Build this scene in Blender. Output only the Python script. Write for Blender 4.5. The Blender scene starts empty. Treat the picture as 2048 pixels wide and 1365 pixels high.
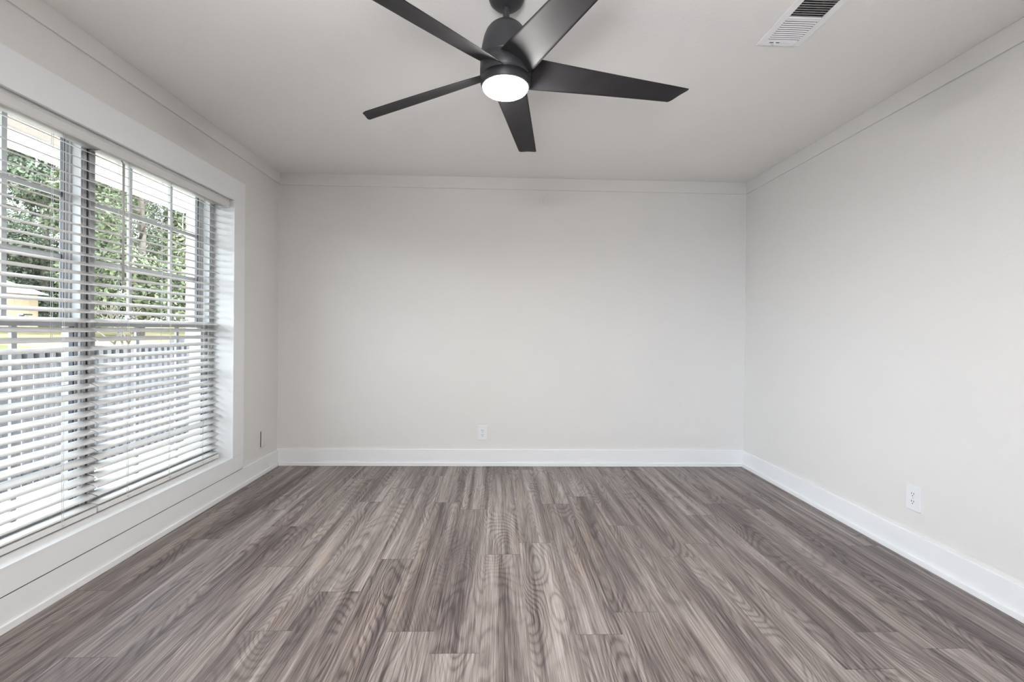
import bpy, bmesh, math, random
from mathutils import Vector, Matrix, noise

S = bpy.context.scene
C = S.collection
random.seed(11)

# ------------------------------------------------------------------ camera
CAM_YAW, CAM_PITCH, CAM_ROLL = 0.0305948, -0.0059458, 0.0110869
F_PX, CY_PX, CAM_H = 910.0, 668.508, 1.1418
cd = bpy.data.cameras.new('camera')
cam = bpy.data.objects.new('camera', cd); C.objects.link(cam); S.camera = cam
fw = Vector((math.sin(CAM_YAW), math.cos(CAM_YAW), 0)); rt = Vector((math.cos(CAM_YAW), -math.sin(CAM_YAW), 0)); up = Vector((0, 0, 1))
cp, sp = math.cos(CAM_PITCH), math.sin(CAM_PITCH)
fw, up = fw*cp + up*sp, up*cp - fw*sp
cr, sr = math.cos(CAM_ROLL), math.sin(CAM_ROLL)
rt, up = rt*cr + up*sr, up*cr - rt*sr
M = Matrix((rt, up, -fw)).transposed().to_4x4(); M.translation = Vector((0, 0, CAM_H)); cam.matrix_world = M
cd.sensor_fit = 'HORIZONTAL'; cd.sensor_width = 36.0; cd.lens = F_PX/2048*36.0
cd.shift_y = (CY_PX - 682.5)/2048
cd.clip_start = 0.05; cd.clip_end = 400

# ------------------------------------------------------------------ world (overcast sky)
W = bpy.data.worlds.new('overcast_sky'); S.world = W; W.use_nodes = True
wn = W.node_tree; wn.nodes.clear()
wo = wn.nodes.new('ShaderNodeOutputWorld'); wb = wn.nodes.new('ShaderNodeBackground')
wb.inputs['Color'].default_value = (0.84, 0.92, 1.0, 1); wb.inputs['Strength'].default_value = 10.5
wn.links.new(wb.outputs[0], wo.inputs[0])

# ------------------------------------------------------------------ lights (added fills behind the camera, standing in for window daylight)
LA, LB = 7.4, 84.0
def area(name, loc, target, sx, sy, power, col, spread=math.pi):
    l = bpy.data.lights.new(name, 'AREA'); l.shape = 'RECTANGLE'; l.size = sx; l.size_y = sy
    l.energy = power; l.color = col; l.spread = spread
    o = bpy.data.objects.new(name, l); C.objects.link(o); o.location = loc
    o.rotation_euler = (Vector(target) - Vector(loc)).to_track_quat('-Z', 'Y').to_euler()
    return o
area('side_wall_fill_light', (-1.20, -2.36, 1.10), (2.12, 2.9, 0.55), 0.7, 1.6, LA, (0.74, 0.85, 1.0), math.radians(44))  # added unseen fill that brightens the right wall
area('ceiling_fill_light', (-0.45, -2.36, 1.10), (-0.25, -1.05, 2.44), 0.9, 1.8, LB, (0.96, 0.97, 1.0), math.radians(66))  # added unseen fill thrown up at the ceiling

# ------------------------------------------------------------------ exposure
vs = S.view_settings
vs.view_transform = 'Standard'; vs.look = 'None'; vs.exposure = 0.14; vs.gamma = 1.0; vs.use_curve_mapping = False
S.cycles.use_denoising = True
S.cycles.max_bounces = 8; S.cycles.diffuse_bounces = 5; S.cycles.glossy_bounces = 3; S.cycles.transparent_max_bounces = 12; S.cycles.adaptive_threshold = 0.08; S.cycles.adaptive_min_samples = 16
S.cycles.sample_clamp_indirect = 8.0

# ------------------------------------------------------------------ dimensions
XL, XR, YB, YR, H = -1.8362, 2.1234, 3.8544, -2.2, 2.44
XO = -2.058                      # outer face of the window wall
WY0, WY1, WZ0, WZ1 = 1.262, 3.192, 0.246, 2.034   # window opening

# ------------------------------------------------------------------ material helpers
def lin(r, g, b):
    f = lambda c: (c/255/12.92) if c/255 <= 0.04045 else ((c/255+0.055)/1.055)**2.4
    return (f(r), f(g), f(b), 1)
def new_mat(name):
    m = bpy.data.materials.new(name); m.use_nodes = True
    nt = m.node_tree; b = nt.nodes['Principled BSDF']
    return m, nt, b
def simple(name, col, rough=0.5, metal=0.0, var=0.0, vscale=8.0, bump=0.0, bscale=200.0, spec=0.5):
    m, nt, b = new_mat(name)
    b.inputs['Roughness'].default_value = rough; b.inputs['Metallic'].default_value = metal
    b.inputs['Specular IOR Level'].default_value = spec
    tc = nt.nodes.new('ShaderNodeTexCoord')
    n = nt.nodes.new('ShaderNodeTexNoise'); n.inputs['Scale'].default_value = vscale; n.inputs['Detail'].default_value = 3
    nt.links.new(tc.outputs['Object'], n.inputs['Vector'])
    r = nt.nodes.new('ShaderNodeValToRGB')
    r.color_ramp.elements[0].position = 0.3; r.color_ramp.elements[1].position = 0.7
    r.color_ramp.elements[0].color = tuple(c*(1-var) for c in col[:3]) + (1,)
    r.color_ramp.elements[1].color = tuple(min(1, c*(1+var)) for c in col[:3]) + (1,)
    nt.links.new(n.outputs['Fac'], r.inputs[0]); nt.links.new(r.outputs[0], b.inputs['Base Color'])
    if bump > 0:
        n2 = nt.nodes.new('ShaderNodeTexNoise'); n2.inputs['Scale'].default_value = bscale; n2.inputs['Detail'].default_value = 2
        nt.links.new(tc.outputs['Object'], n2.inputs['Vector'])
        bp = nt.nodes.new('ShaderNodeBump'); bp.inputs['Strength'].default_value = bump; bp.inputs['Distance'].default_value = 0.002
        nt.links.new(n2.outputs['Fac'], bp.inputs['Height']); nt.links.new(bp.outputs[0], b.inputs['Normal'])
    return m

M_wall = simple('wall_paint', (0.730, 0.718, 0.700), 0.75, var=0.012, vscale=1.2, bump=0.35, bscale=110, spec=0.3)
M_ceil = simple('ceiling_paint', (0.85, 0.835, 0.815), 0.85, var=0.012, vscale=1.0, bump=0.3, bscale=90, spec=0.2)
M_trim = simple('trim_paint', (0.815, 0.825, 0.835), 0.42, var=0.006, vscale=3, spec=0.4)
M_gap = simple('dark_gap', (0.03, 0.03, 0.03), 0.9)
M_slat = simple('blind_slat_vinyl', (0.69, 0.69, 0.68), 0.4, var=0.01, vscale=4, spec=0.4)
M_cord = simple('blind_cord', (0.85, 0.85, 0.83), 0.7)
M_wand = simple('wand_plastic', (0.50, 0.49, 0.47), 0.35)
M_vinyl = simple('window_vinyl', (0.52, 0.53, 0.55), 0.35, var=0.02, vscale=3)
M_gasket = simple('glazing_gasket', (0.08, 0.085, 0.11), 0.5)
M_muldark = simple('mullion_groove', (0.055, 0.05, 0.055), 0.7)
M_plate = simple('outlet_plastic', (0.775, 0.785, 0.80), 0.3)
M_slot = simple('outlet_slot', (0.02, 0.02, 0.02), 0.6)
M_fan = simple('matte_black_metal', (0.030, 0.030, 0.033), 0.42, var=0.05, vscale=30, spec=0.5)
M_blade = simple('charcoal_blade', (0.026, 0.025, 0.027), 0.60, var=0.12, vscale=14, spec=0.30)
M_vent = simple('register_enamel', (0.88, 0.88, 0.89), 0.4)
M_duct = simple('dark_duct', (0.045, 0.042, 0.036), 0.9, var=0.6, vscale=60)  # dark mottled sheet behind the louvers
M_screw = simple('screw_metal', (0.55, 0.55, 0.55), 0.3, 0.6)

def glass_mat():
    m = bpy.data.materials.new('window_glass'); m.use_nodes = True; nt = m.node_tree; nt.nodes.clear()
    o = nt.nodes.new('ShaderNodeOutputMaterial'); t = nt.nodes.new('ShaderNodeBsdfTransparent'); g = nt.nodes.new('ShaderNodeBsdfGlossy')
    t.inputs[0].default_value = (0.965, 0.98, 0.975, 1); g.inputs['Roughness'].default_value = 0.02
    lw = nt.nodes.new('ShaderNodeLayerWeight'); lw.inputs[0].default_value = 0.5
    pw = nt.nodes.new('ShaderNodeMath'); pw.operation = 'POWER'; nt.links.new(lw.outputs['Facing'], pw.inputs[0]); pw.inputs[1].default_value = 5.0
    fr = nt.nodes.new('ShaderNodeMath'); fr.operation = 'MULTIPLY_ADD'; nt.links.new(pw.outputs[0], fr.inputs[0]); fr.inputs[1].default_value = 0.6; fr.inputs[2].default_value = 0.03
    mx = nt.nodes.new('ShaderNodeMixShader')
    nt.links.new(fr.outputs[0], mx.inputs[0]); nt.links.new(t.outputs[0], mx.inputs[1]); nt.links.new(g.outputs[0], mx.inputs[2])
    nt.links.new(mx.outputs[0], o.inputs[0]); return m
M_glass = glass_mat()
def emis(name, col, st):
    m = bpy.data.materials.new(name); m.use_nodes = True; nt = m.node_tree; nt.nodes.clear()
    o = nt.nodes.new('ShaderNodeOutputMaterial'); e = nt.nodes.new('ShaderNodeEmission')
    e.inputs[0].default_value = col; e.inputs[1].default_value = st; nt.links.new(e.outputs[0], o.inputs[0]); return m
M_bowl = emis('lit_frosted_lens', (1.0, 0.975, 0.945, 1), 430)

# floor: weathered oak vinyl planks; every plank has its own offset in the colour attribute
def floor_mat():
    m, nt, b = new_mat('grey_oak_plank')
    N = nt.nodes.new; L = nt.links.new
    def math_(op, a, bb=None, c=None):
        n = N('ShaderNodeMath'); n.operation = op
        for i, v in enumerate((a, bb, c)):
            if v is None: continue
            if isinstance(v, (int, float)): n.inputs[i].default_value = v
            else: L(v, n.inputs[i])
        return n.outputs[0]
    at = N('ShaderNodeAttribute'); at.attribute_name = 'plank_id'
    uv = N('ShaderNodeUVMap'); uv.uv_map = 'UVMap'
    su = N('ShaderNodeSeparateXYZ'); L(uv.outputs[0], su.inputs[0])       # u across (metres), v along (metres)
    si = N('ShaderNodeSeparateColor'); L(at.outputs['Color'], si.inputs[0])
    u, v = su.outputs[0], su.outputs[1]
    def vec(x, y, z):
        c = N('ShaderNodeCombineXYZ')
        for i, q in enumerate((x, y, z)):
            if isinstance(q, (int, float)): c.inputs[i].default_value = q
            else: L(q, c.inputs[i])
        return c.outputs[0]
    def nz(vv, scale, detail=2, rough=0.5, dist=0.0):
        n = N('ShaderNodeTexNoise'); n.inputs['Scale'].default_value = scale; n.inputs['Detail'].default_value = detail
        n.inputs['Roughness'].default_value = rough; n.inputs['Distortion'].default_value = dist; L(vv, n.inputs['Vector']); return n.outputs['Fac']
    id1 = math_('MULTIPLY', si.outputs[0], 53.0); id2 = math_('MULTIPLY', si.outputs[1], 31.0)
    uo = math_('ADD', u, id1)
    # growth-ring field: contours of a stretched noise give cathedrals and knots
    field = nz(vec(math_('MULTIPLY', uo, 5.5), math_('MULTIPLY', v, 1.15), id2), 1.0, 1.2, 0.35, 0.25)
    fine_w = nz(vec(math_('MULTIPLY', uo, 60), math_('MULTIPLY', v, 14), id2), 1.0, 2, 0.5)
    ph = math_('ADD', math_('MULTIPLY', field, 185.0), math_('MULTIPLY', fine_w, 3.0))
    rings = math_('MULTIPLY_ADD', math_('SINE', ph), 0.5, 0.5)
    rings = math_('POWER', rings, 2.6)
    # where rings are strong
    mask = nz(vec(math_('MULTIPLY', uo, 9), math_('MULTIPLY', v, 1.5), math_('ADD', id2, 7.3)), 1.0, 2, 0.5)
    mr = N('ShaderNodeMapRange'); mr.inputs[1].default_value = 0.38; mr.inputs[2].default_value = 0.62; mr.inputs[3].default_value = 0.25; L(mask, mr.inputs[0])
    # straight fibre
    fib = nz(vec(math_('MULTIPLY', uo, 400), math_('MULTIPLY', v, 5.0), id2), 1.0, 3, 0.65)
    fib2 = nz(vec(math_('MULTIPLY', uo, 120), math_('MULTIPLY', v, 1.6), math_('ADD', id2, 3)), 1.0, 3, 0.6, 0.4)
    # broad streaks
    st = nz(vec(math_('MULTIPLY', uo, 17), math_('MULTIPLY', v, 0.75), math_('ADD', id2, 11)), 1.0, 2.5, 0.55, 0.3)
    warm = nz(vec(math_('MULTIPLY', uo, 11), math_('MULTIPLY', v, 2.2), math_('ADD', id2, 19)), 1.0, 2, 0.5)
    t = math_('MULTIPLY', math_('SUBTRACT', st, 0.5), 1.32)
    t = math_('ADD', t, math_('MULTIPLY', math_('SUBTRACT', fib, 0.5), 1.35))
    t = math_('ADD', t, math_('MULTIPLY', math_('SUBTRACT', fib2, 0.5), 0.75))
    t = math_('SUBTRACT', t, math_('MULTIPLY', math_('MULTIPLY', rings, mr.outputs[0]), 0.25))
    t = math_('ADD', t, math_('MULTIPLY', math_('SUBTRACT', si.outputs[2], 0.5), 0.20))
    t = math_('ADD', t, 0.55)
    cr_ = N('ShaderNodeValToRGB'); L(t, cr_.inputs[0]); e = cr_.color_ramp.elements
    e[0].position = 0.05; e[0].color = lin(66, 57, 58)
    e[1].position = 0.97; e[1].color = lin(171, 161, 159)
    for p_, c_ in ((0.28, lin(91, 82, 81)), (0.5, lin(119, 109, 106)), (0.7, lin(142, 133, 129))):
        q = cr_.color_ramp.elements.new(p_); q.color = c_
    mw = N('ShaderNodeMapRange'); mw.inputs[1].default_value = 0.58; mw.inputs[2].default_value = 0.75; mw.inputs[4].default_value = 0.45; L(warm, mw.inputs[0])
    mx = N('ShaderNodeMix'); mx.data_type = 'RGBA'; mx.blend_type = 'MULTIPLY'; L(mw.outputs[0], mx.inputs[0]); L(cr_.outputs[0], mx.inputs[6]); mx.inputs[7].default_value = (1.0, 0.86, 0.68, 1)
    # seams: distance to plank edges
    W_, L_ = 0.1785, 1.30
    du = math_('MINIMUM', u, math_('SUBTRACT', W_, u)); dv = math_('MINIMUM', v, math_('SUBTRACT', L_, v))
    su1 = math_('LESS_THAN', du, 0.0006); sv1 = math_('LESS_THAN', dv, 0.0013)
    seam = math_('MAXIMUM', math_('MULTIPLY', su1, 0.45), math_('MULTIPLY', sv1, 0.6))
    m2 = N('ShaderNodeMix'); m2.data_type = 'RGBA'; L(seam, m2.inputs[0]); L(mx.outputs[2], m2.inputs[6]); m2.inputs[7].default_value = lin(52, 46, 46)
    L(m2.outputs[2], b.inputs['Base Color'])
    rr = math_('MULTIPLY_ADD', fib, 0.22, 0.34); L(rr, b.inputs['Roughness'])
    b.inputs['Specular IOR Level'].default_value = 0.45
    bp = N('ShaderNodeBump'); bp.inputs['Strength'].default_value = 0.35; bp.inputs['Distance'].default_value = 0.0012
    hh = math_('SUBTRACT', math_('ADD', fib, math_('MULTIPLY', rings, -0.2)), math_('MULTIPLY', seam, 1.0)); L(hh, bp.inputs['Height']); L(bp.outputs[0], b.inputs['Normal'])
    return m
M_floor = floor_mat()

# ------------------------------------------------------------------ mesh helpers
def box(bm, x0, x1, y0, y1, z0, z1, mi=0, mat=None):
    vs_ = [bm.verts.new((x, y, z)) for x in (x0, x1) for y in (y0, y1) for z in (z0, z1)]
    if mat is not None:
        for v in vs_: v.co = mat @ v.co
    fs = [(0, 1, 3, 2), (4, 6, 7, 5), (0, 4, 5, 1), (2, 3, 7, 6), (0, 2, 6, 4), (1, 5, 7, 3)]
    out = []
    for f in fs:
        fc = bm.faces.new([vs_[i] for i in f]); fc.material_index = mi; out.append(fc)
    return vs_, out
def tube(bm, p0, p1, r0, r1=None, n=10, mi=0, caps=True):
    r1 = r0 if r1 is None else r1
    p0, p1 = Vector(p0), Vector(p1); d = (p1-p0).normalized()
    a = d.orthogonal().normalized(); b_ = d.cross(a)
    A = [bm.verts.new(p0 + (a*math.cos(2*math.pi*i/n) + b_*math.sin(2*math.pi*i/n))*r0) for i in range(n)]
    B = [bm.verts.new(p1 + (a*math.cos(2*math.pi*i/n) + b_*math.sin(2*math.pi*i/n))*r1) for i in range(n)]
    for i in range(n):
        f = bm.faces.new((A[i], A[(i+1) % n], B[(i+1) % n], B[i])); f.material_index = mi; f.smooth = True
    if caps:
        bm.faces.new(A[::-1]).material_index = mi; bm.faces.new(B).material_index = mi
def lathe(bm, prof, n=56, mi=0, cx=0, cy=0):
    rings = []
    for r, z in prof:
        if r < 1e-5: rings.append([bm.verts.new((cx, cy, z))])
        else: rings.append([bm.verts.new((cx + r*math.cos(2*math.pi*i/n), cy + r*math.sin(2*math.pi*i/n), z)) for i in range(n)])
    for a, b_ in zip(rings, rings[1:]):
        for i in range(n):
            q = []
            for v in (a[i % len(a)], a[(i+1) % len(a)], b_[(i+1) % len(b_)], b_[i % len(b_)]):
                if v not in q: q.append(v)
            if len(q) > 2:
                f = bm.faces.new(q); f.smooth = True; f.material_index = mi
def obj(name, bm, mat, parent=None, bevel=0.0, seg=2, recalc=True, smooth_angle=None):
    if recalc: bmesh.ops.recalc_face_normals(bm, faces=bm.faces)
    me = bpy.data.meshes.new(name); bm.to_mesh(me); bm.free()
    for mm in (mat if isinstance(mat, (list, tuple)) else [mat]): me.materials.append(mm)
    o = bpy.data.objects.new(name, me); C.objects.link(o)
    if parent is not None: o.parent = parent
    if bevel > 0:
        md = o.modifiers.new('bevel', 'BEVEL'); md.width = bevel; md.segments = seg; md.limit_method = 'ANGLE'; md.angle_limit = math.radians(40)
    return o
def boxobj(name, x0, x1, y0, y1, z0, z1, mat, parent=None, bevel=0.0):
    bm = bmesh.new(); box(bm, x0, x1, y0, y1, z0, z1); return obj(name, bm, mat, parent, bevel)
def empty(name, loc=(0, 0, 0)):
    o = bpy.data.objects.new(name, None); C.objects.link(o); o.location = loc; o.empty_display_size = 0.1; return o
def tag(o, label=None, cat=None, group=None, kind=None):
    if label: o['label'] = label
    if cat: o['category'] = cat
    if group: o['group'] = group
    if kind: o['kind'] = kind
    return o
def struct(o, label=None, cat=None): return tag(o, label, cat, None, 'structure')

# ------------------------------------------------------------------ floor
def build_floor():
    bm = bmesh.new(); uvl = bm.loops.layers.uv.new('UVMap'); cl = bm.loops.layers.float_color.new('plank_id')
    Wp, Lp, X0 = 0.1785, 1.30, -0.052
    known = {-1: 1.607, -2: 1.727, -3: 2.276, -4: 1.995, -5: 1.737, -6: 2.208, -8: 1.606, -10: 2.015, 1: 2.445, 2: 1.70, 3: 1.835,
             5: 2.285, 6: 2.43, 7: 2.81, 9: 2.906, 0: 1.02, -7: 2.66, -9: 2.50, 4: 1.36, 8: 1.70, 10: 1.90, 11: 2.4}
    rnd = random.Random(5)
    for k in range(-11, 13):
        xa, xb = X0 + k*Wp, X0 + (k+1)*Wp
        ca, cb = max(xa, XL-0.05), min(xb, XR+0.05)
        if ca >= cb: continue
        y = known.get(k, rnd.uniform(1, 2.3)) - Lp*5
        while y < YB + 0.05:
            ya, yb = max(y, YR-0.05), min(y+Lp, YB+0.05)
            if ya < yb:
                f = bm.faces.new([bm.verts.new(c_) for c_ in ((ca, ya, 0), (cb, ya, 0), (cb, yb, 0), (ca, yb, 0))])
                col = (rnd.random(), rnd.random(), rnd.random(), 1)
                for lp in f.loops:
                    lp[uvl].uv = (lp.vert.co.x - xa, lp.vert.co.y - y); lp[cl] = col
            y += Lp
    o = obj('floor', bm, M_floor, recalc=False)
    struct(o, 'grey-brown wood-look plank floor running towards the far wall', 'floor')
build_floor()
struct(boxobj('ceiling', XL-0.1, XR+0.1, YR-0.1, YB+0.1, H, H+0.12, M_ceil), 'smooth off-white ceiling with a dark fan hanging from it', 'ceiling')
struct(boxobj('wall_back', XL, XR+0.12, YB, YB+0.12, -0.05, H, M_wall), 'blank off-white far wall with one outlet near its foot', 'wall')
struct(boxobj('wall_right', XR, XR+0.12, YR, YB, -0.05, H, M_wall), 'bright off-white side wall opposite the window', 'wall')
# window wall, with the opening
bm = bmesh.new()
e_ = 0.004
box(bm, XO, XL, YR, WY0-e_, -0.05, H); box(bm, XO, XL, WY1+e_, YB+0.12, -0.05, H)
box(bm, XO, XL, WY0-e_, WY1+e_, -0.05, WZ0-0.006); box(bm, XO, XL, WY0-e_, WY1+e_, WZ1+0.042, H)
struct(obj('wall_left', bm, M_wall), 'off-white wall around the wide window', 'wall')
# rear wall (behind the camera) with a wide opening that lets the added fill lights in
DX0, DX1, DZ1 = -1.65, 0.15, 2.08
bm = bmesh.new()
box(bm, XL, DX0, YR-0.12, YR, -0.05, H); box(bm, DX1, XR, YR-0.12, YR, -0.05, H); box(bm, DX0, DX1, YR-0.12, YR, DZ1, H)
struct(obj('wall_rear', bm, M_wall), 'off-white wall behind the viewpoint with a wide cased opening', 'wall')
bm = bmesh.new(); ya, yb = YR-2.6, YR-0.12  # closed shell added to block sky light from the rear opening
box(bm, -2.08, -1.96, ya, yb, -0.05, H); box(bm, XR, XR+0.12, ya, yb, -0.05, H); box(bm, -2.08, XR+0.12, ya-0.12, ya, -0.05, H)
box(bm, -2.08, XR+0.12, ya-0.12, yb-0.002, H, H+0.12); box(bm, -1.96, XR, ya, yb, -0.12, -0.001)
struct(obj('light_block_shell', bm, M_wall), 'added unseen off-white shell keeping sky light out behind the viewpoint', 'wall')

# ------------------------------------------------------------------ baseboards, shoe, friezes
def board_run(name, pts, parts, mat, label, cat):
    bm = bmesh.new()
    for p in parts: box(bm, *p)
    struct(obj(name, bm, mat, bevel=0.0025), label, cat)
BT, SH, ST, BH = 0.013, 0.030, 0.022, 0.140
board_run('baseboard_back', None, [(XL, XR, YB-BT, YB, 0.0, BH), (XL+ST, XR-ST, YB-ST, YB-BT+0.001, 0.0, SH)], M_trim, 'white baseboard with shoe strip along the far wall', 'baseboard')
board_run('baseboard_right', None, [(XR-BT, XR, YR, YB-BT, 0.0, BH), (XR-ST, XR-BT+0.001, YR, YB-BT, 0.0, SH)], M_trim, 'white baseboard with shoe strip along the bright side wall', 'baseboard')
board_run('baseboard_left', None, [(XL, XL+BT, YR, YB-BT, 0.0, BH-0.005), (XL+BT-0.001, XL+ST, YR, YB-BT, 0.0, SH)], M_trim, 'white baseboard with shoe strip under the window', 'baseboard')
FT = 0.010
board_run('trim_1', None, [(XL+FT, XR-FT, YB-FT, YB, 2.340, H)], M_wall, 'flat wall-coloured board along the top of the far wall', 'trim')
board_run('trim_2', None, [(XR-FT, XR, YR, YB-FT*0, 2.342, H)], M_wall, 'flat wall-coloured board along the top of the bright side wall', 'trim')
board_run('trim_3', None, [(XL, XL+FT, YR, YB-FT*0, 2.348, H)], M_wall, 'flat wall-coloured board above the window casing', 'trim')
# inside corner bead reading as the light vertical line
# window casing (four flat boards)
CT = 0.018
CO0, CO1, CTOP = WY0-0.128, WY1+0.128, 2.172
cas = struct(empty('trim_4', (XL, (WY0+WY1)/2, WZ0)), 'flat white board casing framing the window', 'trim')
def rel(o):  # express geometry in the parent's frame
    o.matrix_parent_inverse = o.parent.matrix_basis.inverted_safe() if False else Matrix.Translation(-o.parent.location); return o
rel(boxobj('head_casing', XL, XL+CT, CO0, CO1, WZ1-0.012, CTOP, M_trim, cas, 0.002))
rel(boxobj('side_casing', XL, XL+CT, WY1-0.004, CO1, WZ0-0.004, WZ1-0.012, M_trim, cas, 0.0015))
rel(boxobj('side_casing', XL, XL+CT, CO0, WY0+0.004, WZ0-0.004, WZ1-0.012, M_trim, cas, 0.0015))
rel(boxobj('apron_board', XL, XL+CT, CO0, CO1, 0.1395, WZ0-0.004, M_trim, cas, 0.0015))
g = rel(boxobj('caulk_gap', XL, XL+CT-0.004, CO0, CO1-0.003, 0.1350, 0.1395, M_gap, cas))
# jamb liner: sill, head and sides of the deep reveal
jl = struct(empty('trim_5', (XL, (WY0+WY1)/2, WZ0)), 'deep white sill and jambs lining the window recess', 'trim')
rel(boxobj('sill_board', -1.960, XL+CT, WY0, WY1, WZ0-0.006, WZ0, M_trim, jl))
rel(boxobj('head_jamb', -1.960, XL, WY0, WY1, WZ1, WZ1+0.042, M_trim, jl))
rel(boxobj('side_jamb', -1.960, XL+CT-0.001, WY1-0.003, WY1+0.004, WZ0, WZ1, M_trim, jl))
rel(boxobj('side_jamb', -1.960, XL+CT-0.001, WY0-0.004, WY0+0.003, WZ0, WZ1, M_trim, jl))

# ------------------------------------------------------------------ windows: two double-hung units side by side
def make_window(name, y0, y1, dy, label, jr=0.030, sr=0.028):
    w = struct(empty(name, (-2.0, (y0+y1)/2, WZ0)), label, 'window')
    z0, z1 = WZ0, WZ1+0.041
    XF, XBk = -1.957, -2.056
    bm = bmesh.new(); j = 0.030
    box(bm, XBk, XF, y0, y0+j, z0, z1); box(bm, XBk, XF, y1-jr, y1, z0, z1)
    box(bm, XBk, XF, y0+j, y1-jr, z1-j, z1); box(bm, XBk, XF, y0+j, y1-jr, z0, z0+0.035)
    # parting stops
    for ya, yb in ((y0+j, y0+j+0.008), (y1-jr-0.008, y1-jr)):
        box(bm, -1.975, -1.962, ya, yb, z0+0.035, z1-j); box(bm, -2.022, -2.012, ya, yb, z0+0.035, z1-j)
    rel(obj('window_frame', bm, M_vinyl, w, 0.0015))
    ya, yb = y0+j, y1-jr
    zm = 1.160                       # meeting rail centre
    def sash(kind, xf, xb, za, zb, st, rt_, rb_):
        bm = bmesh.new()
        box(bm, xb, xf, ya, ya+st, za, zb); box(bm, xb, xf, yb-sr, yb, za, zb)
        box(bm, xb, xf, ya+st, yb-sr, zb-rt_, zb); box(bm, xb, xf, ya+st, yb-sr, za, za+rb_)
        s = rel(obj(kind, bm, M_vinyl, w, 0.0015))
        def sub(nm, bm_, mt):
            o = obj(nm, bm_, mt, s); o.matrix_parent_inverse = Matrix.Translation(-w.location).inverted() @ Matrix.Translation(-w.location); return o
        gy0, gy1, gz0, gz1 = ya+st, yb-sr, za+rb_, zb-rt_
        xm = xb*0.78+xf*0.22
        bm = bmesh.new(); box(bm, xm-0.002, xm+0.002, gy0, gy1, gz0, gz1); sub('glass_pane', bm, M_glass)
        bm = bmesh.new(); t = 0.006
        box(bm, xm+0.002, xf-0.004, gy0, gy0+t, gz0, gz1); box(bm, xm+0.002, xf-0.004, gy1-t, gy1, gz0, gz1)
        sub('glazing_gasket', bm, M_gasket)
        bm = bmesh.new()
        for yy in (2.585, 2.898): box(bm, xm-0.006, xm+0.007, yy+dy-0.0105, yy+dy+0.0105, gz0, gz1)
        hz = (1.468, 1.757) if kind == 'upper_sash' else (0.58, 0.86)
        for zz in hz: box(bm, xm-0.0055, xm+0.0065, gy0, gy1, zz-0.0105, zz+0.0105)
        sub('muntin_grille', bm, M_vinyl)
        return s
    sash('upper_sash', -2.022, -2.052, zm-0.018, z1-j, 0.028, 0.024, 0.036)
    ls = sash('lower_sash', -1.978, -2.010, z0+0.035, zm+0.022, 0.028, 0.040, 0.050)
    # finger groove and two cam locks on the meeting rail
    bm = bmesh.new(); box(bm, -1.9785, -1.9765, ya+0.03, yb-0.03, zm+0.004, zm+0.009)
    o = obj('finger_groove', bm, M_gap, ls)
    for yy in (0.28, 0.72):
        yc = y0 + (y1-y0)*yy
        bm = bmesh.new(); box(bm, -1.99, -1.972, yc-0.03, yc+0.03, zm+0.000, zm+0.014); tube(bm, (-1.985, yc, zm+0.014), (-1.985, yc, zm+0.030), 0.012, 0.010)
        box(bm, -1.992, -1.966, yc-0.008, yc+0.030, zm+0.026, zm+0.033)
        obj('sash_lock', bm, M_vinyl, ls, 0.001)
    return w
UW = 0.9285
make_window('window_1', WY0+0.001, 2.2225, -0.958, 'white double-hung window with grilles behind the nearer blind', 0.016, 0.017)
make_window('window_2', 2.2365, WY1-0.001, 0.0, 'white double-hung window with grilles behind the blind nearer the corner')
struct(boxobj('trim_6', -2.056, -1.964, 2.2225, 2.2365, WZ0, WZ1, M_muldark), 'dark groove between the two window units', 'trim')

# ------------------------------------------------------------------ blinds
TILT = math.radians(21.5)
XF_, XB_ = -1.906, -1.954
def slat_mesh(L, seed):
    rnd = random.Random(seed)
    bm = bmesh.new(); w, t = 0.050, 0.0028; nx, ny = 4, 10
    up_, dn = [], []
    for i in range(nx+1):
        s = i/nx - 0.5; crown = 0.0016*(1-4*s*s)
        rowu, rowd = [], []
        for j in range(ny+1):
            y = (j/ny-0.5)*L; sag = -0.0010*math.sin(math.pi*((j/ny*3.0) % 1.0))
            x = s*w; z = crown + sag
            rowu.append(bm.verts.new((x, y, z+t/2))); rowd.append(bm.verts.new((x, y, z-t/2)))
        up_.append(rowu); dn.append(rowd)
    for i in range(nx):
        for j in range(ny):
            f = bm.faces.new((up_[i][j], up_[i+1][j], up_[i+1][j+1], up_[i][j+1])); f.smooth = True
            f = bm.faces.new((dn[i][j], dn[i][j+1], dn[i+1][j+1], dn[i+1][j])); f.smooth = True
    for j in range(ny):
        for a in (0, nx): bm.faces.new((up_[a][j], up_[a][j+1], dn[a][j+1], dn[a][j]))
    for i in range(nx):
        for b_ in (0, ny): bm.faces.new((up_[i][b_], up_[i+1][b_], dn[i+1][b_], dn[i][b_]))
    bmesh.ops.recalc_face_normals(bm, faces=bm.faces)
    me = bpy.data.meshes.new('slat'); bm.to_mesh(me); bm.free(); me.materials.append(M_slat); return me
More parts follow.
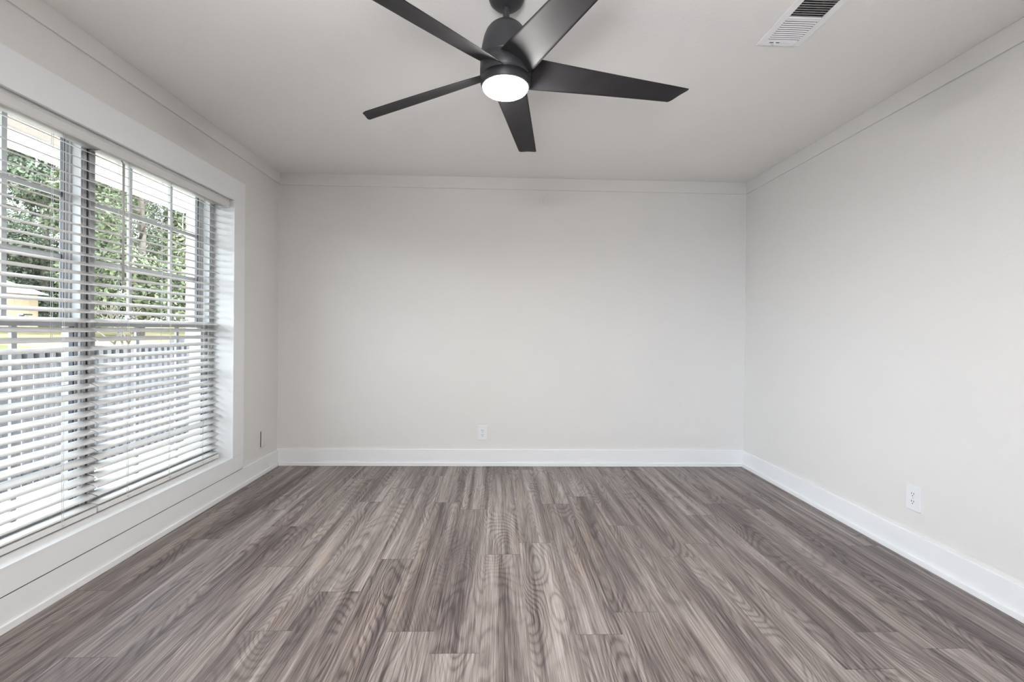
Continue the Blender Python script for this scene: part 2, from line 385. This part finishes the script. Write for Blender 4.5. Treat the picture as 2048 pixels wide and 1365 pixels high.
def make_blind(y0, y1, label, wand):
    yc = (y0+y1)/2; L = y1-y0; xc = (XF_+XB_)/2
    root = tag(empty('window_blind', (xc, yc, 0.25)), label, 'window blind')
    def P(o): return rel(o)
    P(boxobj('head_rail', -1.958, -1.900, y0+0.002, y1-0.002, 1.985, 2.030, M_slat, root, 0.002))
    zb = 0.254
    P(boxobj('bottom_rail', -1.958, XF_+0.003, y0, y1, zb, zb+0.026, M_slat, root, 0.004))
    n = 39; ztop, zbot = 1.960, zb+0.040
    me = slat_mesh(L-0.002, 3)
    for i in range(n):
        z = zbot + (ztop-zbot)*i/(n-1)
        o = bpy.data.objects.new('slat', me); C.objects.link(o); o.parent = root
        til = TILT + math.radians(random.uniform(-0.7, 0.7))
        if i < 2: til *= (0.35, 0.75)[i]
        # room edge (+x) low, window edge (-x) high
        o.location = (0, random.uniform(-0.0015, 0.0015), z - 0.25); o.rotation_euler = (random.uniform(-0.0006, 0.0006), til, 0)
    # ladder cords: front and back strings with rungs under each slat, plus lift cord
    for yy in (y0+0.172, yc, y1-0.172):
        bm = bmesh.new()
        for dx in (XF_+0.0015, XB_-0.0015):
            tube(bm, (dx, yy-0.004, zb+0.02), (dx, yy-0.004, 1.99), 0.0008, n=5)
            tube(bm, (dx, yy+0.004, zb+0.02), (dx, yy+0.004, 1.99), 0.0008, n=5)
        P(obj('ladder_cord', bm, M_cord, root))
        bm = bmesh.new(); tube(bm, (XF_+0.0065, yy, zb+0.013), (XF_+0.0065, yy, zb-0.001+0.02), 0.005, n=10)
        P(obj('cord_plug', bm, M_slat, root))
    if wand is not None:
        bm = bmesh.new(); yw = wand
        tube(bm, (-1.895, yw, 1.975), (-1.885, yw, 1.955), 0.003)
        tube(bm, (-1.885, yw, 1.96), (-1.885, yw, 1.372), 0.0050, 0.0055, n=6)
        tube(bm, (-1.885, yw, 1.372), (-1.885, yw, 1.352), 0.0065, n=8)
        P(obj('tilt_wand', bm, M_wand, root))
    return root
make_blind(1.278, 2.226, 'white slatted blind with no tilt wand in view, farther from the room corner', None)
make_blind(2.233, 3.176, 'white slatted blind with a grey tilt wand, beside the room corner', 2.345)
# valance: moulded board in front of both head rails
bm = bmesh.new()
prof = [(-1.862, 1.968), (-1.852, 1.968), (-1.848, 1.974), (-1.848, 2.008), (-1.852, 2.012), (-1.852, 2.018), (-1.848, 2.021), (-1.848, 2.031), (-1.862, 2.031)]
A = [bm.verts.new((x, 1.272, z)) for x, z in prof]; B = [bm.verts.new((x, 3.181, z)) for x, z in prof]
for i in range(len(prof)): bm.faces.new((A[i], A[(i+1) % len(prof)], B[(i+1) % len(prof)], B[i]))
bm.faces.new(A[::-1]); bm.faces.new(B)
val = obj('blind_valance', bm, M_slat)
tag(val, 'long white moulded valance strip across the top of both blinds', 'valance')
for yy in (1.274, 3.176):
    boxobj('valance_return', -1.900, -1.8625, yy, yy+0.004, 1.968, 2.027, M_slat, val)

# ------------------------------------------------------------------ outlets and plate
def plate_obj(loc, rotz, w, h, mat, label, cat, recept=True, name='electrical_outlet', tilt=0.0):
    r = tag(empty(name, loc), label, cat); r.rotation_euler = (0, tilt, rotz)
    # local: x across, -y out of wall, z up
    bm = bmesh.new(); box(bm, -w/2, w/2, -0.0055, 0 if recept else -0.0005, -h/2, h/2); obj('cover_plate', bm, mat, r, 0.0018)
    if not recept:
        bm = bmesh.new(); box(bm, -w/2+0.0005, -w/2+0.006, -0.0005, 0.0045, -h/2+0.002, h/2-0.002); obj('edge_shadow_strip', bm, M_gap, r)  # dark strip standing in for the shadow behind the raised plate edge
    if recept:
        for s in (1, -1):
            zc = s*0.0195
            bm = bmesh.new()
            n = 28; ring = []
            for i in range(n):
                a = 2*math.pi*i/n; x = 0.0172*math.cos(a); z = 0.0172*math.sin(a); z = max(-0.0145, min(0.0145, z)); ring.append((x, z))
            A = [bm.verts.new((x, -0.0070, zc+z)) for x, z in ring]; B = [bm.verts.new((x, -0.0040, zc+z)) for x, z in ring]
            bm.faces.new(A)
            for i in range(n): bm.faces.new((A[i], A[(i+1) % n], B[(i+1) % n], B[i]))
            f = obj('receptacle_face', bm, M_plate, r)
            for dx in (-0.0064, 0.0064):
                bm = bmesh.new(); box(bm, dx-0.0013, dx+0.0013, -0.0074, -0.0050, zc-0.0005, zc+0.0085); obj('blade_slot', bm, M_slot, f)
            bm = bmesh.new(); tube(bm, (0, -0.0074, zc-0.0075), (0, -0.005, zc-0.0075), 0.0027, n=12); obj('ground_hole', bm, M_slot, f)
        bm = bmesh.new(); tube(bm, (0, -0.0062, 0), (0, -0.005, 0), 0.003, n=12); obj('screw', bm, M_screw, r)
    return r
plate_obj((-0.1235, YB, 0.2795), 0, 0.079, 0.123, M_plate, 'white duplex outlet low on the far wall', 'outlet')
plate_obj((XR, 2.246, 0.3155), -math.pi/2, 0.081, 0.124, M_plate, 'white duplex outlet low on the bright side wall', 'outlet')
plate_obj((XL+0.003, 3.622, 0.279), math.pi/2+0.06, 0.072, 0.124, M_wall, 'blank wall-coloured cover plate between the window casing and the corner', 'cover plate', recept=False, name='blank_cover_plate')

# ------------------------------------------------------------------ ceiling register
def register():
    x0, x1, y0, y1 = 1.139, 1.337, 1.655, 2.009
    r = tag(empty('ceiling_register', ((x0+x1)/2, (y0+y1)/2, H)), 'white louvered metal air register set in the ceiling', 'air vent')
    z1, z0 = H+0.0, H-0.007
    bm = bmesh.new(); bw = 0.030; ym = (y0+y1)/2
    box(bm, x0, x0+bw, y0, y1, z0, z1); box(bm, x1-bw, x1, y0, y1, z0, z1)
    box(bm, x0+bw, x1-bw, y0, y0+bw, z0, z1); box(bm, x0+bw, x1-bw, y1-bw, y1, z0, z1)
    box(bm, x0+bw, x1-bw, ym-0.006, ym+0.006, z0, z1)
    rel(obj('register_frame', bm, M_vent, r, 0.002))
    bm = bmesh.new(); box(bm, x0+bw, x1-bw, y0+bw, y1-bw, z1-0.0012, z1-0.0002); rel(obj('duct_backing', bm, M_duct, r))
    n = 11
    for h, (a, b_, ang) in enumerate(((y0+bw, ym-0.006, -52), (ym+0.006, y1-bw, 40))):
        for i in range(n):
            yc = a + (b_-a)*(i+0.5)/n
            R_ = Matrix.Translation((0, yc, H-0.0045)) @ Matrix.Rotation(math.radians(ang if h else 35), 4, 'X')
            bm = bmesh.new(); hw = 0.0031 if h else 0.0036
            if h: R_ = Matrix.Translation((0, yc, H-0.0042)) @ Matrix.Rotation(math.radians(-22), 4, 'X')
            box(bm, x0+bw+0.0015, x1-bw-0.0015, -hw, hw, -0.0004, 0.0004, mat=R_)
            rel(obj('louver', bm, M_vent, r))
    bm = bmesh.new(); xm = (x0+x1)/2 - 0.03
    box(bm, xm-0.022, xm+0.022, y1-bw+0.004, y1-bw+0.008, z0-0.0006, z0+0.001, mi=1)
    box(bm, xm-0.004, xm+0.004, y1-bw+0.003, y1-bw+0.011, z0-0.009, z0, mi=0)
    rel(obj('damper_lever', bm, [M_vent, M_gap], r))
    bm = bmesh.new(); tube(bm, (xm+0.004, y1-0.009, z0-0.0015), (xm+0.004, y1-0.009, z0), 0.004, n=12); rel(obj('screw', bm, M_screw, r))
register()

# ------------------------------------------------------------------ ceiling fan
def fan():
    cx, cy, zb = 0.018, 1.762, 2.128
    r = tag(empty('ceiling_fan', (cx, cy, H)), 'matte black five-blade ceiling fan with a lit round lamp', 'ceiling fan')
    def L(o): o.location = (0, 0, -H); return o
    bm = bmesh.new(); lathe(bm, [(0, 2.440), (0.070, 2.440), (0.070, 2.428), (0.064, 2.412), (0.050, 2.398), (0.032, 2.389), (0.016, 2.386), (0, 2.386)])
    L(obj('ceiling_canopy', bm, M_fan, r))
    bm = bmesh.new(); lathe(bm, [(0.0125, 2.395), (0.0125, 2.335)], n=24); L(obj('downrod', bm, M_fan, r))
    bm = bmesh.new()
    lathe(bm, [(0, 2.329), (0.016, 2.329), (0.034, 2.326), (0.052, 2.319), (0.066, 2.307), (0.076, 2.293), (0.084, 2.273), (0.090, 2.247), (0.0945, 2.222), (0.0965, 2.190), (0.0972, 2.1835), (0.0960, 2.183), (0.0960, 2.181),
               (0.0978, 2.1805), (0.0985, 2.150), (0.0985, 2.118), (0.0968, 2.1175), (0.0968, 2.1155), (0.0980, 2.115), (0.0965, 2.098), (0.0930, 2.086), (0.0895, 2.0815), (0.0865, 2.0815), (0.0865, 2.10), (0, 2.10)], n=72)
    L(obj('motor_housing', bm, M_fan, r))
    bm = bmesh.new(); pr = [(0.0862, 2.0865), (0.0862, 2.0800)]
    for i in range(1, 9):
        a = i/8*math.pi/2; pr.append((0.0862*math.cos(a)+0.0001 if i < 8 else 0, 2.0800-0.026*math.sin(a)))
    lathe(bm, pr, n=64); L(obj('lamp_lens', bm, M_bowl, r))
    a0 = 7.31
    def blade_mesh():
        bm = bmesh.new(); ns, nc = 40, 14; th = 0.0055
        top, bot = [], []
        r0, r1 = 0.070, 0.744
        for i in range(ns+1):
            s = i/ns; rad = r0 + (r1-r0)*s
            chord = 0.138 - 0.050*s**0.9
            if s < 0.10: chord *= 0.96 + 0.4*s
            pitch = math.radians(25.5 - 16.5*s**0.8)
            ru, rb = [], []
            for j in range(nc+1):
                q = j/nc - 0.5                     # q>0: counter-clockwise edge (low)
                rr = rad
                if s > 0.90: rr -= (0.046*(q+0.5) + 0.009*abs(2*q)**6)*(s-0.90)/0.10
                edge = 1.0
                y = q*chord; cam_ = 0.006*(1-4*q*q)
                off = -0.006*s
                z = cam_
                yy = (y+off)*math.cos(pitch) + z*math.sin(pitch); zz = -(y+off)*math.sin(pitch) + z*math.cos(pitch)
                tt = th*(1-0.75*(2*abs(q))**3)/2
                zz += 0.004 - 0.030*s
                ru.append(bm.verts.new((rr, yy, zz+tt))); rb.append(bm.verts.new((rr, yy, zz-tt)))
            top.append(ru); bot.append(rb)
        for i in range(ns):
            for j in range(nc):
                f = bm.faces.new((top[i][j], top[i+1][j], top[i+1][j+1], top[i][j+1])); f.smooth = True
                f = bm.faces.new((bot[i][j], bot[i][j+1], bot[i+1][j+1], bot[i+1][j])); f.smooth = True
            for j in (0, nc): bm.faces.new((top[i][j], top[i+1][j], bot[i+1][j], bot[i][j]))
        for j in range(nc):
            for i in (0, ns): bm.faces.new((top[i][j], top[i][j+1], bot[i][j+1], bot[i][j]))
        bmesh.ops.recalc_face_normals(bm, faces=bm.faces)
        me = bpy.data.meshes.new('fan_blade'); bm.to_mesh(me); bm.free(); me.materials.append(M_blade); return me
    me = blade_mesh()
    for k in range(5):
        o = bpy.data.objects.new('fan_blade', me); C.objects.link(o); o.parent = r
        o.location = (0, 0, zb-H+0.012); o.rotation_euler = (0, 0, math.radians(a0 + 72*k + (0, 0.5, 1.0, 4.8, 0.6)[k]))
fan()

# ------------------------------------------------------------------ outdoors
M_soffit = simple('soffit_white', (0.80, 0.80, 0.79), 0.6, var=0.01, vscale=2)
M_ply = simple('beige_soffit_board', (0.42, 0.37, 0.33), 0.7, var=0.03, vscale=2)
M_siding = simple('white_siding', (0.82, 0.82, 0.82), 0.6, var=0.01, vscale=2)
M_deck = simple('porch_concrete', (0.44, 0.44, 0.45), 0.8, var=0.06, vscale=6)
M_rail = simple('grey_painted_rail', (0.135, 0.135, 0.145), 0.6, var=0.05, vscale=10)
M_tan = simple('tan_siding', (0.60, 0.47, 0.33), 0.7, var=0.05, vscale=3)
M_metalroof = simple('metal_roof', (0.55, 0.55, 0.58), 0.45, var=0.08, vscale=4)
M_shedglass = simple('dark_window_pane', (0.10, 0.11, 0.13), 0.2)
M_bark = simple('bark', (0.13, 0.11, 0.09), 0.9, var=0.3, vscale=3)
M_palebark = simple('pale_bare_branch', (0.42, 0.38, 0.35), 0.8, var=0.15, vscale=6)

def ground_mat():
    m, nt, b = new_mat('dry_grass_yard'); N = nt.nodes.new; L = nt.links.new
    tc = N('ShaderNodeTexCoord'); n = N('ShaderNodeTexNoise'); n.inputs['Scale'].default_value = 0.35; n.inputs['Detail'].default_value = 6; n.inputs['Roughness'].default_value = 0.65
    L(tc.outputs['Object'], n.inputs['Vector']); r = N('ShaderNodeValToRGB'); L(n.outputs['Fac'], r.inputs[0])
    e = r.color_ramp.elements; e[0].position = 0.36; e[0].color = (0.10, 0.12, 0.045, 1); e[1].position = 0.62; e[1].color = (0.30, 0.235, 0.17, 1)
    q = e.new(0.48); q.color = (0.20, 0.18, 0.08, 1)
    L(r.outputs[0], b.inputs['Base Color']); b.inputs['Roughness'].default_value = 0.95; b.inputs['Specular IOR Level'].default_value = 0.1
    return m
M_ground = ground_mat()
def gz(x):
    d_ = max(0.0, -x-4.5)
    return -0.35 + 0.052*d_ if d_ < 40 else -0.35 + 0.052*40
bm = bmesh.new(); nx, ny = 60, 60
g = [[bm.verts.new((-2.08 - (i/nx)**1.8*95, -40 + 130*j/ny, gz(-2.08 - (i/nx)**1.8*95) + 0.10*noise.noise(Vector((i*0.4, j*0.4, 0)))*min(1, i/14))) for j in range(ny+1)] for i in range(nx+1)]
for i in range(nx):
    for j in range(ny):
        f = bm.faces.new((g[i][j], g[i][j+1], g[i+1][j+1], g[i+1][j])); f.smooth = True
tag(obj('ground', bm, M_ground), 'pale dry grass yard rising behind the porch railing', 'ground', kind='structure')

XPE = -3.22
bm = bmesh.new()
for i in range(12):
    xa, xb = -3.25-i*0.6, -3.25-(i+1)*0.6
    bm.faces.new([bm.verts.new(c_) for c_ in ((xa, -8, gz(xa)+0.16), (xa, 22, gz(xa)+0.16), (xb, 22, gz(xb)+0.16), (xb, -8, gz(xb)+0.16))])
bmesh.ops.remove_doubles(bm, verts=bm.verts, dist=1e-4)
tag(obj('driveway', bm, simple('sandy_paving', (0.44, 0.39, 0.34), 0.9, var=0.10, vscale=1.5)), 'pale sandy driveway just beyond the porch railing', 'driveway', kind='structure')
tag(boxobj('porch_floor', XPE, XO, -3.0, 4.78, -0.30, -0.03, M_deck), 'pale grey concrete porch floor outside the window', 'porch floor', kind='structure')
# porch ceiling / eave
pr_ = tag(empty('porch_ceiling', (-2.6, 1.0, 2.30)), 'white boarded porch ceiling with a beige strip seen through the blinds', 'porch ceiling', kind='structure')
rel(boxobj('beige_strip', -2.93, XO, -3.0, 4.78, 2.332, 2.42, M_ply, pr_))
bm = bmesh.new()
y = -3.0
while y < 4.78:
    box(bm, XPE, -2.925, y+0.003, min(y+0.15, 4.78), 2.322, 2.42); y += 0.15
rel(obj('soffit_boards', bm, M_soffit, pr_))
rel(boxobj('fascia_board', XPE-0.03, XPE, -3.0, 4.78, 2.318, 2.50, M_soffit, pr_, 0.003))
# projecting siding wall at the far end of the porch
bm = bmesh.new()
z = -0.40
while z < 2.42:
    zt = min(z+0.20, 2.42)
    v = [bm.verts.new(c_) for c_ in ((XPE+0.0, 4.780, z), (XO, 4.780, z), (XO, 4.797, zt), (XPE, 4.797, zt))]; bm.faces.new(v)
    v2 = [bm.verts.new(c_) for c_ in ((XPE, 4.797, zt), (XO, 4.797, zt), (XO, 4.780, zt), (XPE, 4.780, zt))]; bm.faces.new(v2)
    z += 0.20
box(bm, XPE, XO, 4.80, 7.8, -0.40, 2.42)
tag(obj('house_wing', bm, M_siding, recalc=False), 'white lap-sided wing of the house closing the end of the porch', 'house', kind='structure')
# railing
def railing():
    y0, y1, xr = -1.2, 4.70, -3.12
    r = tag(empty('porch_railing', (xr, (y0+y1)/2, -0.03)), 'grey porch railing of close-set square balusters outside the window', 'railing')
    rel(boxobj('top_rail', xr-0.045, xr-0.008, y0, y1, 0.905, 0.985, M_rail, r, 0.004))
    rel(boxobj('bottom_rail', xr-0.045, xr-0.008, y0, y1, 0.10, 0.17, M_rail, r, 0.004))
    for yy in (y0, 1.75, y1-0.09): rel(boxobj('rail_post', xr-0.135, xr-0.047, yy, yy+0.09, -0.03, 1.05, M_rail, r, 0.004))
    n = 0; y = y0+0.1
    bme = None
    while y < y1-0.05:
        if bme is None:
            bm = bmesh.new(); box(bm, -0.0, 0.036, -0.019, 0.019, 0.06, 0.985)
            for v in bm.verts:
                if v.co.z > 0.9 and v.co.x > 0.01: v.co.z -= 0.022
            bmesh.ops.recalc_face_normals(bm, faces=bm.faces); bme = bpy.data.meshes.new('baluster'); bm.to_mesh(bme); bm.free(); bme.materials.append(M_rail)
        o = bpy.data.objects.new('baluster', bme); C.objects.link(o); o.parent = r; o.location = (-0.008, y-(y0+y1)/2, 0.03)
        y += 0.0765; n += 1
railing()
# shed
def shed():
    cx, cy = -29.5, 24.2; zg = gz(cx)-0.05
    r = tag(empty('shed', (cx, cy, zg)), 'tan sided shed with a pale metal roof under the trees across the yard', 'shed')
    r.rotation_euler = (0, 0, math.radians(-4))
    w, d_, h = 4.0, 4.2, 2.12
    bm = bmesh.new(); box(bm, -d_/2, d_/2, -w, w*0.9, 0, h)
    k = -w
    while k < w*0.9: box(bm, d_/2, d_/2+0.02, k, k+0.04, 0, h); k += 0.4
    for s in (-w, w*0.9):
        bm.faces.new([bm.verts.new(c_) for c_ in ((-d_/2, s, h), (d_/2, s, h), (0, s, h+0.72))])
    obj('shed_wall', bm, M_tan, r)
    bm = bmesh.new()
    for s in (1, -1):
        A_ = [bm.verts.new((0, -w-0.2, h+0.78)), bm.verts.new((0, w*0.9+0.1, h+0.78)), bm.verts.new((s*(d_/2+0.35), w*0.9+0.35, h-0.06)), bm.verts.new((s*(d_/2+0.35), -w-0.2, h-0.06))]
        B_ = [bm.verts.new(v.co + Vector((0, 0, 0.06))) for v in A_]
        bm.faces.new(A_); bm.faces.new(B_)
        for i in range(4): bm.faces.new((A_[i], A_[(i+1) % 4], B_[(i+1) % 4], B_[i]))
    obj('shed_roof', bm, M_metalroof, r)
    for yy in (1.2, -0.2, -2.4):
        bm = bmesh.new(); box(bm, d_/2, d_/2+0.05, yy-0.5, yy+0.5, 0.75, 1.65); o = obj('shed_window', bm, M_tan, r)
        bm = bmesh.new(); box(bm, d_/2+0.05, d_/2+0.06, yy-0.43, yy+0.43, 0.82, 1.58); obj('pane', bm, M_shedglass, o)
shed()
# trees
def leaf_mat(name, a, b_, c_):
    m, nt, bs = new_mat(name); N = nt.nodes.new; L = nt.links.new
    at = N('ShaderNodeAttribute'); at.attribute_name = 'tone'
    r = N('ShaderNodeValToRGB'); L(at.outputs['Fac'], r.inputs[0]); e = r.color_ramp.elements
    e[0].position = 0.0; e[0].color = a; e[1].position = 1.0; e[1].color = c_; q = e.new(0.55); q.color = b_
    L(r.outputs[0], bs.inputs['Base Color']); bs.inputs['Roughness'].default_value = 0.6; bs.inputs['Specular IOR Level'].default_value = 0.4
    return m
M_leaf = [leaf_mat('oak_leaf', (0.060, 0.074, 0.044, 1), (0.112, 0.136, 0.076, 1), (0.200, 0.232, 0.136, 1)),
          leaf_mat('dark_evergreen_leaf', (0.052, 0.064, 0.044, 1), (0.092, 0.112, 0.070, 1), (0.160, 0.192, 0.120, 1)),
          leaf_mat('yellow_green_leaf', (0.072, 0.084, 0.048, 1), (0.136, 0.160, 0.084, 1), (0.232, 0.264, 0.144, 1))]
def tree(x, y, h, rad, z_low, kind, label, cards, seed, pale=False, group=None):
    rnd = random.Random(seed); zg = gz(x)
    r = tag(empty('tree', (x, y, zg)), label, 'tree', group)
    bm = bmesh.new()
    tube(bm, (0, 0, -0.2), (0.1, 0.1, h*0.45), 0.28, 0.17, 9); tube(bm, (0.1, 0.1, h*0.45), (-0.2, 0.2, h*0.85), 0.17, 0.04, 7)
    for k in range(10):
        a = rnd.uniform(0, 6.28); zz = h*rnd.uniform(0.25, 0.7); l = rad*rnd.uniform(0.5, 0.9)
        tube(bm, (0, 0, zz), (l*math.cos(a), l*math.sin(a), zz+l*rnd.uniform(0.2, 0.7)), 0.09, 0.02, 6)
    obj('trunk', bm, M_bark, r)
    if pale:
        bm = bmesh.new()
        for k in range(9):
            p = Vector((rad*rnd.uniform(0.75, 1.0), rad*rnd.uniform(-0.6, 0.6), h*rnd.uniform(0.35, 0.75)))
            dd = Vector((rnd.uniform(-0.1, 0.3), rnd.uniform(-1, 1), rnd.uniform(-0.3, 0.8))).normalized()
            for s in range(5):
                q = p + dd*rnd.uniform(0.25, 0.5); tube(bm, p, q, 0.04-0.006*s, 0.034-0.006*s, 5)
                if rnd.random() < 0.6:
                    e_ = Vector((0.1, rnd.uniform(-1, 1), rnd.uniform(-0.6, 0.6))).normalized(); tube(bm, q, q+e_*0.5, 0.018, 0.006, 4)
                dd = (dd + Vector((0, rnd.uniform(-0.7, 0.7), rnd.uniform(-0.7, 0.7)))).normalized(); p = q
        obj('bare_branches', bm, M_palebark, r)
    blobs = []
    for k in range(60):
        a = rnd.uniform(0, 6.28); t = rnd.random(); zz = z_low + (h-z_low)*t
        prof = math.sin(math.pi*min(1, 0.12+0.88*t))**0.6 if t > 0.3 else 0.75+0.25*t
        rr = rad*prof*math.sqrt(rnd.random())*0.85
        blobs.append((Vector((rr*math.cos(a), rr*math.sin(a), zz)), rnd.uniform(0.75, 1.5)*rad/4.2, rnd.random()))
    verts, faces, tone = [], [], []
    for k in range(int(cards*1.8)):
        c_, br, bt = blobs[rnd.randrange(len(blobs))]
        dv = Vector((rnd.gauss(0, 1), rnd.gauss(0, 1), rnd.gauss(0, 1))).normalized()
        p = c_ + dv*br*(rnd.random()**0.35)
        nrm = (dv + Vector((rnd.gauss(0, 0.7), rnd.gauss(0, 0.7), rnd.gauss(0, 0.7)+0.3))).normalized()
        a = nrm.orthogonal().normalized(); a = (Matrix.Rotation(rnd.uniform(0, 6.28), 3, nrm) @ a); b2 = nrm.cross(a)
        s = rnd.uniform(0.06, 0.125); i0 = len(verts)
        verts += [tuple(p + a*s*1.5), tuple(p + b2*s*0.75), tuple(p - a*s*1.5), tuple(p - b2*s*0.75)]
        faces.append((i0, i0+1, i0+2, i0+3)); tone.append(min(1, max(0, 0.5*bt + rnd.gauss(0.3, 0.22))))
    me = bpy.data.meshes.new('foliage'); me.from_pydata(verts, [], faces)
    at = me.attributes.new('tone', 'FLOAT', 'FACE'); at.data.foreach_set('value', tone)
    me.materials.append(M_leaf[kind]); me.update()
    o = bpy.data.objects.new('foliage', me); C.objects.link(o); o.parent = r
    return r
TG = 'trees across the yard'
# (distance along x, y, height, radius, lowest leaf, leaf kind)
spots = [(-24.0, 17.8, 14.5, 4.8, 4.4, 0, 'broad oak with pale bare twigs in its crown, over the shed', 26000, True),
         (-22.0, 28.6, 14.0, 4.3, 1.6, 2, 'yellow-green leafy tree to the side of the shed', 20000, True),
         (-24.0, 38.6, 13.5, 4.2, 1.0, 0, 'green tree seen beside the white wing of the house', 18000, False),
         (-33.0, 34.0, 17.0, 5.6, 0.8, 1, 'dark evergreen behind the yellow-green tree, nearest to the shed roof', 30000, False),
         (-47.0, 47.0, 21.0, 7.5, 0.6, 1, 'tall dark tree far behind the shed, closing the gap above its roof', 26000, False),
         (-37.0, 55.0, 23.0, 7.5, 0.6, 1, 'tall dark tree farthest away, next to the edge of the house wing', 26000, False),
         (-25.0, 9.0, 14.0, 5.0, 1.5, 0, 'green tree at the edge of the yard away from the shed gable', 12000, False)]
for i, s in enumerate(spots): tree(*s[:6], s[6], s[7], 100+i, s[8], TG)
# small bare shrub with crooked limbs near the house wing
def shrub():
    x, y = -12.5, 15.6; rnd = random.Random(4)
    r = tag(empty('bare_shrub', (x, y, gz(x))), 'small leafless crooked shrub standing in the open yard', 'shrub')
    bm = bmesh.new()
    def grow(p, d_, l, rad, dep):
        q = p + d_*l; tube(bm, p, q, rad, rad*0.7, 6)
        if dep == 0: return
        for k in range(rnd.choice((2, 2, 3))):
            nd = (d_ + Vector((rnd.uniform(-0.8, 0.8), rnd.uniform(-0.9, 0.9), rnd.uniform(-0.4, 0.5)))).normalized(); grow(q, nd, l*rnd.uniform(0.7, 0.9), rad*0.68, dep-1)
    for k in range(3): grow(Vector((rnd.uniform(-0.1, 0.1), rnd.uniform(-0.1, 0.1), 0)), Vector((rnd.uniform(-0.4, 0.4), rnd.uniform(-0.5, 0.5), 1)).normalized(), 0.55, 0.045, 4)
    obj('branches', bm, M_bark, r)
shrub()
